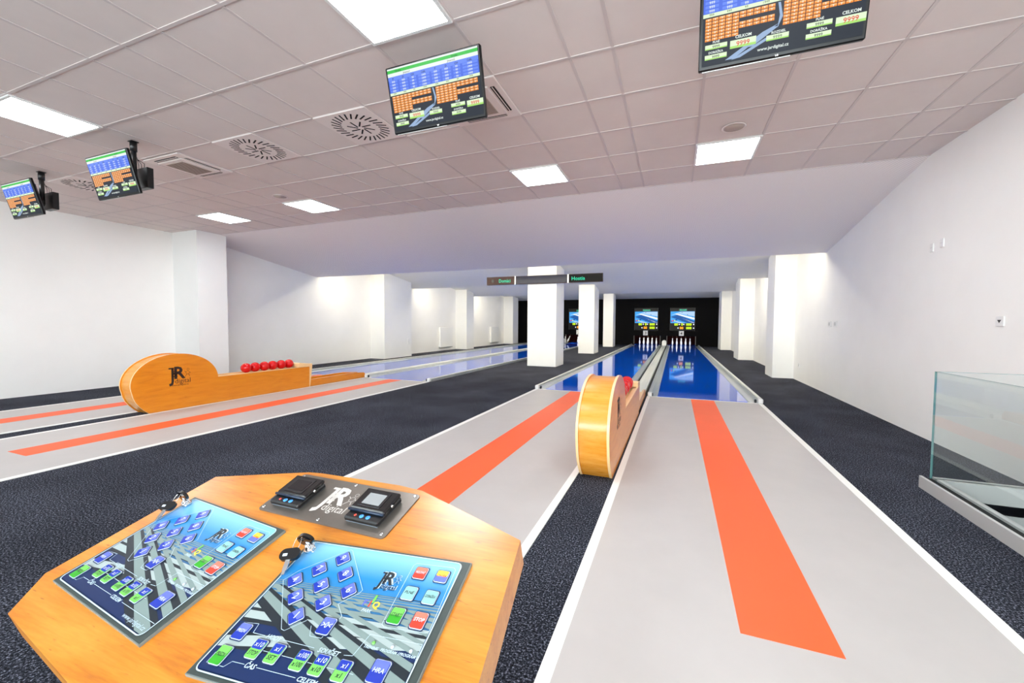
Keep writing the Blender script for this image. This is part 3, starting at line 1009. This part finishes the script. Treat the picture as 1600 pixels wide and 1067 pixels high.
# ------------------------------------------------------------------ wall fittings
for y, lab in ((16.41, 'white box radiator low on the left wall, nearer of the two'), (21.85, 'white box radiator low on the left wall, farther of the two')):
    t = thing('wall_radiator', lab, 'radiator', (XL, y, .15), 0, 'radiators on the left wall')
    m = MB(); m.box((.01, -.56, 0), (.11, .56, .9), W_COL, bev=.015); m.build('casing', t)
    m = MB(); m.box((.02, -.53, -.012), (.1, .53, .004), plain('radiator_grey_grille', (90, 90, 90), .6)); m.build('bottom_grille', t)  # plain grey strip along the underside of the casing


def plate(name, lab, cat, loc, sy, sz, mark=None, rot=0.0, grp=None):
    t = thing(name, lab, cat, loc, rot, grp)
    m = MB(); m.box((0, -sy / 2, -sz / 2), (-.012, sy / 2, sz / 2), WPL, bev=.003); m.build('cover_plate', t)
    m = MB()
    if mark == 'socket':
        m.prism(rr_pts(0, 0, sy * .6, sz * .6, min(sy, sz) * .28), lambda y, z, x: (x, y, z), -.0115, -.0135, plain('socket_grey', (205, 205, 204), .5)); m.build('socket_well', t)
    elif mark == 'tri':
        m.prism([(-.022, .012), (.022, .012), (0, -.014)], lambda y, z, x: (x, y, z), -.0115, -.014, BLACK); m.build('display_window', t)
    else:
        m.box((-.0125, -sy * .3, -.002), (-.0135, sy * .3, .002), plain('socket_grey', (205, 205, 204), .5)); m.build('centre_slot', t)
    return t


plate('wall_socket', 'white wall socket by the far right pilaster, left one of two side by side', 'socket', (XR, 8.86, 1.25), .15, .10, 'socket')
plate('wall_socket', 'white wall socket by the far right pilaster, right one of two side by side', 'socket', (XR, 8.58, 1.25), .15, .10, 'socket')
plate('cable_outlet', 'small white outlet high on the right wall, lower left of two', 'outlet', (XR, 5.80, 2.06), .06, .09)
plate('cable_outlet', 'small white outlet high on the right wall, upper right of two', 'outlet', (XR, 5.62, 2.08), .06, .09)
plate('thermostat', 'white thermostat with a black triangle on the right wall above the glass', 'thermostat', (XR, 4.74, 1.265), .095, .085, 'tri')
plate('wall_socket', 'tiny white socket low on the right wall near the first pilaster', 'socket', (XR, 10.7, .35), .09, .09, 'socket')
plate('light_switch', 'white switch plate low on the left pilaster before the radiators', 'switch', (-9.2, 12.8, .55), .12, .2, None, PI)

# ------------------------------------------------------------------ glass balustrade round the stairwell
t = thing('glass_balustrade', 'greenish glass balustrade on a grey metal base beside the right wall', 'balustrade', (1.80, 3.97, 0))
m = MB(); m.box((-.006, -6.5, .03), (.006, 0, .885), GLASS); m.build('long_glass_pane', t)
m = MB(); m.box((.008, -.012, .03), (.745, 0, .885), GLASS); m.build('return_glass_pane', t)
m = MB(); m.box((-.0065, .0, .085), (.0065, .002, .886), GEDGE); m.box((-.006, -6.5, .885), (.006, 0, .887), GEDGE); m.box((.008, -.012, .885), (.745, 0, .887), GEDGE)
m.build('polished_edge', t)
m = MB(); m.box((-.055, -6.5, 0.0), (-.035, .035, .09), GREYP, bev=.002); m.box((.02, -6.5, 0), (.055, -.03, .09), GREYP); m.box((-.035, -6.5, 0), (.02, .03, .075), DARK)
m.build('base_channel', t); m = MB()
m.box((.022, .005, 0.0), (.745, .035, .09), GREYP, bev=.002); m.box((.06, -.05, -.04), (.745, -.026, .09), GREYP); m.build('return_channel', t)

# ------------------------------------------------------------------ control console
CO = Vector((-0.665, 0.532, 0.8609))
RX = Vector((0.99978362, 0.0, 0.02080192)); UP = Vector((-0.00592392, 0.95859367, 0.28471581)); NN = Vector((-0.01994059, -0.28477743, 0.95838624))
PM = Matrix(((RX.x, UP.x, NN.x, 0), (RX.y, UP.y, NN.y, 0), (RX.z, UP.z, NN.z, CO.z), (0, 0, 0, 1)))
console = thing('control_console', 'honey-coloured wooden control desk with two keypads in the foreground', 'console', (CO.x, CO.y, 0))
outl = [(-.282, .071), (-.311, -.201), (-.26, -.262), (-.02, -.291), (.19, -.291), (.428, -.262), (.479, -.201), (.450, .055), (.335, .093), (.225, .128), (.17, .133), (-.03, .133), (-.065, .130)]
outl = outl[::-1]
m = MB()
m.prism(outl, lambda a, b, z: (a, b, z), -.046, 0, WOOD)
m.build('desk_top', console, M=PM)
m = MB()
vs = []
for z in (0.0, .06, .68):
    g = .03 if z < .05 else 0
    for x, y in ((-.10 - g, -.20 - g), (.27 + g, -.20 - g), (.27 + g, .10 + g), (-.10 - g, .10 + g)): vs.append((x, y, z if z < .6 else .80 + (y * .29)))
m.add(vs, [(3, 2, 1, 0)] + [(a + 4 * k, (a + 1) % 4 + 4 * k, (a + 1) % 4 + 4 + 4 * k, a + 4 + 4 * k) for k in (0, 1) for a in range(4)] + [(8, 9, 10, 11)], WOODS)
m.build('pedestal', console)

KW, KH = 0.288, 0.213
KSKY = sky_print_mat()
KB = plain('keypad_grey_board', (56, 66, 64), .4, var=.1, vscale=60)
KEDGE = plain('keypad_acrylic_edge', (120, 130, 128), .25)
KLINE = plain('keypad_white_line', (190, 212, 226), .35)
KG1 = plain('keypad_print_grey', (122, 140, 138), .3)
KG2 = plain('keypad_print_light', (160, 174, 174), .3)
KDK = plain('keypad_print_black', (26, 36, 44), .3)
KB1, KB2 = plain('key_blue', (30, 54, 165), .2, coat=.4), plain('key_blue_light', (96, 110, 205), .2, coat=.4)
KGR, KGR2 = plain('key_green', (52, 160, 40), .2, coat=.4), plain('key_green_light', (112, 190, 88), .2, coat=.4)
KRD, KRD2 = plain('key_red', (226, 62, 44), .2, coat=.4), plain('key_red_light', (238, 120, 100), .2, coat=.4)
KMI, KYE = plain('key_mint', (138, 190, 188), .2, coat=.4), plain('key_yellow', (238, 216, 70), .2, coat=.4)
KSH = plain('key_dark_outline', (20, 40, 80), .4)
KHI = plain('key_white_rim', (196, 208, 222), .2)


def clip(poly, f):
    out = []
    for i in range(len(poly)):
        a, b = poly[i - 1], poly[i]
        fa, fb = f(a), f(b)
        if (fa >= 0) != (fb >= 0):
            k = fa / (fa - fb); out.append((a[0] + (b[0] - a[0]) * k, a[1] + (b[1] - a[1]) * k))
        if fb >= 0: out.append(b)
    return out


def keypad(th, cx, cy, lab):
    M = PM @ Matrix.Translation((cx, cy, 0)) @ Matrix.Rotation(th, 4, 'Z') @ Matrix.Translation((-KW / 2, -KH / 2, 0))
    m = MB()
    m.box((0, 0, 0.0), (KW, KH, .0045), KEDGE)
    m.box((.0012, .0012, .0045), (KW - .0012, KH - .0012, .0052), KB)
    p = lambda u, v, z: (u * KW, v * KH, z)
    base = [(a / KW, b / KH) for a, b in rr_pts(KW * .4915, KH * .503, KW * .935, KH * .948, .008)]
    m.add([p(a, b, .0054) for a, b in base], [tuple(range(len(base)))], KSKY)
    def inner(P, vmax):
        for f in (lambda q: q[0] - .03, lambda q: .952 - q[0], lambda q: q[1] - .04, lambda q: vmax - q[1]):
            if len(P) > 2: P = clip(P, f)
        return P
    z = [.0055]
    def band(P, mt, vmax=.665):
        P = inner(P, vmax)
        if len(P) > 2:
            m.add([p(a, b, z[0]) for a, b in P], [tuple(range(len(P)))], mt); z[0] += .000012
    # printed perspective of dark and pale bars
    vp = (-1.0, 1.05)
    ray_ = lambda s0, s1: [vp, (1.2, vp[1] + s1 * 2.2), (1.2, vp[1] + s0 * 2.2)]
    for v0, v1 in ((.16, .30), (.345, .39), (.42, .455), (.485, .51), (.53, .548), (.565, .579), (.59, .60), (.611, .619), (.628, .634), (.642, .647)):
        band([(0, v0 - .02), (1, v0 + .03), (1, v1 + .02), (0, v1 - .03)], KDK)
    for v0, v1 in ((.22, .275), (.37, .42), (.44, .47), (.49, .515), (.53, .548), (.562, .575), (.586, .596), (.606, .613), (.622, .628), (.636, .641), (.650, .654)):
        band([(0, v0 - .06), (1, v0 + .13 * (.66 - v0) * 3), (1, v1 + .14 * (.66 - v0) * 3), (0, v1 - .05)] if v0 < .3 else [(0, v0 - .02), (1, v0 + .03), (1, v1 + .03), (0, v1 - .02)], KG2 if v0 < .45 else KG1, .655)
    for s0, s1, mt in ((-.58, -.535, KDK), (-.535, -.49, KG1), (-.49, -.468, KDK), (-.455, -.425, KG1), (-.425, -.41, KDK), (-.40, -.38, KG1), (-.362, -.347, KG1), (-.33, -.318, KG1), (-.302, -.293, KG1), (-.28, -.272, KG1), (-.258, -.252, KG1), (-.24, -.236, KG1)):
        band(ray_(s0, s1), mt, .60)
    band([(.03, .0), (.03, .165), (.45, .20), (.80, .04), (.80, 0)], plain('keypad_print_navy', (8, 36, 82), .3))
    # white outlines
    Z = .0062
    def line(P, w=.0005, closed=False):
        n = len(P)
        for i in range(n if closed else n - 1):
            a = Vector((P[i][0] * KW, P[i][1] * KH)); b = Vector((P[(i + 1) % n][0] * KW, P[(i + 1) % n][1] * KH))
            d = (b - a).normalized(); nn = Vector((-d.y, d.x)) * w
            m.quad([(q.x, q.y, Z) for q in (a + nn, a - nn, b - nn, b + nn)], KLINE)
    line(base, .0008, True)
    line([(.06, .632), (.10, .72), (.295, .955), (.31, .95), (.525, .665), (.52, .64), (.452, .545), (.514, .475), (.49, .33), (.43, .328), (.40, .385)], .0003)
    line([(.06, .632), (.27, .33), (.29, .325), (.36, .41)], .0003)
    line([(.707, .905), (.718, .925), (.925, .935), (.937, .92), (.952, .495), (.94, .48), (.74, .465), (.724, .48), (.707, .905)], .0003)
    line([(.08, .17), (.055, .13), (.055, .075), (.15, .075), (.17, .11), (.235, .112)], .0003); line([(.30, .112), (.50, .114)], .0003); line([(.62, .114), (.95, .116)], .0003)
    line([(.06, .21), (.06, .32), (.14, .33), (.15, .275), (.22, .275)], .0003); line([(.32, .275), (.49, .273)], .0003); line([(.64, .273), (.68, .28), (.70, .41), (.95, .415), (.955, .31)], .0003)
    line([(.20, .198), (.73, .195)], .0003)
    fz = lambda a, b: (a, b, Z + .0001)
    T = lambda s_, u, v, h, mt=KLINE, sh=.25, mw=None, b_=.02: m.text(s_, u * KW, v * KH, h, mt, fz, 'c', mw * KW if mw else None, shear=sh, bold=b_)
    T('HODY', .270, .262, .0055); T('SOUČET', .565, .258, .0055); T('ČAS', .266, .098, .0058); T('CELKEM', .555, .102, .0052)
    T('TRENINK', .737, .335, .0034, mw=.075); T('PROGRAM 1', .826, .335, .0034, mw=.085); T('PROGRAM 2', .915, .335, .0034, mw=.085)
    T('www.jardigital.cz', .83, .057, .0062, mw=.22, sh=.1, b_=0.0)
    logo(m, lambda a, b: (a, b, Z + .0001), .577 * KW, .687 * KH, .034, KLINE)
    logo(m, lambda a, b: (a, b, Z + .0003), .570 * KW, .680 * KH, .034, KDK)
    # small lettered mark with a coloured pin
    for ch, du, mt in (('F', -.03, KB2), ('I', -.004, KRD), ('Q', .03, KYE)):
        m.text(ch, (.612 + du) * KW, .565 * KH, .009, mt, fz, bold=.03)
    m.prism([(a, b) for a, b in rr_pts(.618 * KW, .62 * KH, .0035, .012, .0016)], lambda a, b, t_: (a, b, t_), Z, Z + .0003, KGR2)
    T('PARK', .612, .53, .0042, mw=.09)
    body = m.build('keypad', console, M=M)
    body['label'] = lab
    # ---- buttons: children of the keypad
    def btn(u, v, w, h, top, low, txt, tcol, skew=0.0, split=None, txt2=None, hh=.006, rot=0.0):
        b = MB(); x, y = u * KW, v * KH
        b.rrect(x, y, w + .0036, h + .0036, .0030, .0060, .0064, KSH, skew=skew, rot=rot)
        b.rrect(x, y, w + .0012, h + .0012, .0026, .0062, .0072, KHI, skew=skew, rot=rot)
        b.rrect(x, y - h * .02, w, h * .96, .0022, .0072, .0082, low, skew=skew, rot=rot)
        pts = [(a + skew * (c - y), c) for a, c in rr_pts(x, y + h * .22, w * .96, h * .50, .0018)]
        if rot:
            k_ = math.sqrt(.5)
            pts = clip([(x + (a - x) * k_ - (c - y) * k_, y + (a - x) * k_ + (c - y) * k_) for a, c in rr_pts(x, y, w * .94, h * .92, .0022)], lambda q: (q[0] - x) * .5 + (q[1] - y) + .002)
        b.add([(a, c, .00826) for a, c in pts], [tuple(range(len(pts)))], top)  # paler upper part: highlight painted on single-hue keys, second colour on two-tone ones
        f = lambda a, c: (a, c, .0084)
        if txt2:
            b.text(txt, x, y + h * .10, h * .26, tcol, f, 'c', w * .8, .15, bold=.008); b.text(txt2, x, y - h * .36, h * .24, KDK, f, 'c', w * .8, .15, bold=.01)
        elif txt: b.text(txt, x, y - hh * .42, hh, tcol, f, 'c', w * .82, .15, bold=.012)
        b.build('key_button', body)
    for n_, (u, v) in {'9': (.295, .868), '7': (.210, .756), '8': (.375, .753), '4': (.127, .646), '5': (.292, .643), '6': (.458, .641), '2': (.208, .535), '3': (.375, .532), '1': (.293, .419)}.items():
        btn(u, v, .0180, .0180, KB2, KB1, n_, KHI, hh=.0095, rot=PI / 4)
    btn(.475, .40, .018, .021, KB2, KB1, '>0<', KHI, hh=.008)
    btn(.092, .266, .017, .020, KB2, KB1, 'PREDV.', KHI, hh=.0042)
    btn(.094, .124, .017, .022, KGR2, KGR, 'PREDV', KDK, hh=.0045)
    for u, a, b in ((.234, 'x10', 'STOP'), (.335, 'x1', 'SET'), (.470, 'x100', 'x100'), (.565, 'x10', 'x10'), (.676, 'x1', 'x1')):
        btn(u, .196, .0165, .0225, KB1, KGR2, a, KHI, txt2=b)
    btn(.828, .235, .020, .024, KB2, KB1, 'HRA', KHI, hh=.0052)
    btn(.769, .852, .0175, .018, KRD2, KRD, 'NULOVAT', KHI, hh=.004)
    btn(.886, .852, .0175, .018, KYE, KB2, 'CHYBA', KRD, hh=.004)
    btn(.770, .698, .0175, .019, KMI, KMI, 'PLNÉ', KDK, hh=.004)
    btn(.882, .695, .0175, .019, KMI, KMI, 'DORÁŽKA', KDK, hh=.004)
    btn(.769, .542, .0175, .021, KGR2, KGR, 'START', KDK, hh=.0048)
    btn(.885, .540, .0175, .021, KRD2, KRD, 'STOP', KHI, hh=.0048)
    for u, mt in ((.738, KGR2), (.829, KHI), (.916, KHI)):
        b = MB(); b.lathe([(.0023, .006), (.0023, .0072), (.0012, .0078)], (u * KW, .368 * KH, 0), mt, 12); b.build('indicator_lamp', body)
    return body, M


def keybunch(M, lab):
    """two black-headed keys on a ring; one of them stands in the lock at the keypad corner"""
    MW = Matrix.Translation((CO.x, CO.y, 0)) @ M
    t = bpy.data.objects.new('key_bunch', None); t.empty_display_size = .03; col.objects.link(t)
    t.matrix_world = MW @ Matrix.Translation((.015, KH * .900, .0072))
    tag(t, lab, 'keys', 'key bunches in the keypad locks')
    m = MB(); m.lathe([(.0085, 0), (.0085, .003), (.006, .006), (.004, .012)], (0, 0, 0), CHROME, 16)
    m.box((-.004, -.0012, .006), (.004, .0012, .013), CHROME); m.build('key_blade', t)
    m = MB()
    pts = [(.0145 * math.cos(a) * (1 if math.cos(a) > 0 else 1.0), .011 + .0095 * math.sin(a)) for a in [2 * PI * k / 22 for k in range(22)]]
    n = len(pts); cx_ = -.005
    hole = [(cx_ + .0052 * math.cos(2 * PI * k / 22), .0135 + .0042 * math.sin(2 * PI * k / 22)) for k in range(22)]
    vs = [(a - .001, y, b + .009) for y in (-.003, .003) for a, b in pts] + [(a - .001, y, b + .009) for y in (-.003, .003) for a, b in hole]
    fs = []
    for k in range(n):
        j = (k + 1) % n
        fs += [(k, j, j + n, k + n), (k + 2 * n, j + 2 * n, j + 3 * n, k + 3 * n), (k, j, j + 2 * n, k + 2 * n), (k + n, j + n, j + 3 * n, k + 3 * n)]
    m.add(vs, fs, BLACKG)
    m.box((.001, -.0036, .014), (.008, -.0029, .018), KHI)
    m.build('key_head', t)
    m = MB()
    ring_c = Vector((-.012, -.008, .017))
    m.tube([tuple(ring_c + Vector((.006 * math.cos(a), .010 * math.sin(a), .007 * math.sin(a)))) for a in [2 * PI * k / 20 for k in range(20)]], .0006, CHROME, 6, True)
    for k in range(8):
        c = Vector((.012 + .0035 * math.cos(k * 2.1), -.006 + .004 * math.sin(k * 1.7), .008 + .001 * k))
        m.tube([tuple(c + Vector((.0032 * math.cos(a + k), .0032 * math.sin(a), .002 * math.sin(a + k)))) for a in [2 * PI * q / 10 for q in range(10)]], .0006, CHROME, 5, True)
    m.build('key_ring', t)
    m = MB()
    R = Matrix.Translation((-.012, -.024, .0115)) @ Matrix.Rotation(.30, 4, 'Z') @ Matrix.Rotation(.35, 4, 'X')
    pts = rr_pts(0, 0, .032, .018, .0085, 5)
    n = len(pts); vs = [R @ Vector((a, b, z)) for z in (-.0028, .0028) for a, b in pts]
    m.add(vs, [tuple(range(n))[::-1], tuple(range(n, 2 * n))] + [(i, (i + 1) % n, (i + 1) % n + n, i + n) for i in range(n)], BLACK)
    m.box((-.010, -.003, .0028), (-.003, .001, .0033), KHI, R)
    m.build('key_head', t)
    m = MB(); m.box((-.004, -.024, -.0008), (.003, -.008, .0008), CHROME, R); m.box((-.003, -.030, -.0008), (.0015, -.024, .0008), CHROME, R); m.build('key_blade', t)
    return t


b1, M1 = keypad(-.09613, -.11178, -.11578, 'left keypad with blue, green and red keys')
b2, M2 = keypad(.07729, .26144, -.12422, 'right keypad with blue, green and red keys')
keybunch(M1, 'two black-headed keys on a ring at the corner of the left keypad')
keybunch(M2, 'two black-headed keys on a ring at the corner of the right keypad')

# steel plate with two small readers
PW, PH = .3006, .1106
MP = PM @ Matrix.Translation((.0806, .0616, 0)) @ Matrix.Rotation(-.0231, 4, 'Z') @ Matrix.Translation((-PW / 2, -PH / 2, 0))
m = MB(); m.rrect(PW / 2, PH / 2, PW, PH, .008, 0, .0025, STEEL)
pl = m.build('steel_plate', console, M=MP); pl['label'] = 'grey steel plate between the readers'
m = MB(); LG_ = plain('etched_white', (206, 200, 194), .5)
logo(m, lambda a, b: (a, b, .0027), .36 * PW, .20 * PH, .078, LG_); m.build('engraved_logo', pl)
for u, v in ((.03, .93), (.5, .94), (.97, .94), (.97, .07), (.5, .06), (.03, .07)):
    m = MB(); m.lathe([(.0032, .0025), (.0032, .004), (.002, .0048), (.0009, .0046)], (u * PW, v * PH, 0), CHROME, 12); m.build('screw', pl)


def reader(u, v, lab, window):
    M = MP @ Matrix.Translation((u * PW, v * PH, .0025))
    W, Dp = .074, .074
    m = MB()
    m.box((-W / 2, -Dp / 2, .001), (W / 2, Dp / 2 - .004, .011), BLACK, bev=.0025)
    m.box((-W / 2 + .002, -Dp / 2 + .001, 0), (W / 2 - .002, Dp / 2 - .006, .003), plain('clear_foot', (110, 120, 130), .2), bev=.001)
    o = m.build('reader_unit', console, M=M); o['label'] = lab
    m = MB()
    RR = Matrix.Translation((0, .0085, .0150)) @ Matrix.Rotation(.05, 4, 'X')
    m.box((-W / 2 - .001, -.027, -.005), (W / 2 + .001, .025, .003), BLACKG, RR, bev=.003)
    m.box((-W / 2 + .004, .016, -.010), (W / 2 - .004, .025, -.003), BLACK, RR, bev=.002)
    m.box((-W / 2 + .012, -.020, .0031), (W / 2 - .014, .018, .0040), plain('smoky_frame', (26, 26, 30), .1, coat=.6), RR, bev=.001)
    m.box((-W / 2 + .017, -.015, .0041), (W / 2 - .019, .011, .0045), window, RR)
    m.build('flip_lid', o)
    m = MB(); m.tube([(W / 2 - .001, .004, .013), (W / 2 + .003, .004, .013)], .0025, CHROME, 8); m.tube([(-W / 2 - .001, -.0195, .0135), (W / 2 + .001, -.0195, .0135)], .0026, plain('steel_blue_bar', (34, 48, 68), .3, metal=.3), 8); m.build('hinge', o)
    for x, mt, r in ((-.016, KRD, .0025), (-.002, plain('reader_blue', (70, 150, 235), .3), .0042), (.012, plain('reader_blue', (70, 150, 235), .3), .0042)):
        m = MB(); m.lathe([(r, .0105), (r, .0118), (r * .6, .0124)], (x, -.029, 0), mt, 14); m.build('push_button', o)
    return o


reader(.182, .475, 'left black flip-top reader', plain('window_black', (30, 26, 28), .15))
reader(.797, .485, 'right black flip-top reader', plain('window_silver', (150, 152, 154), .2))
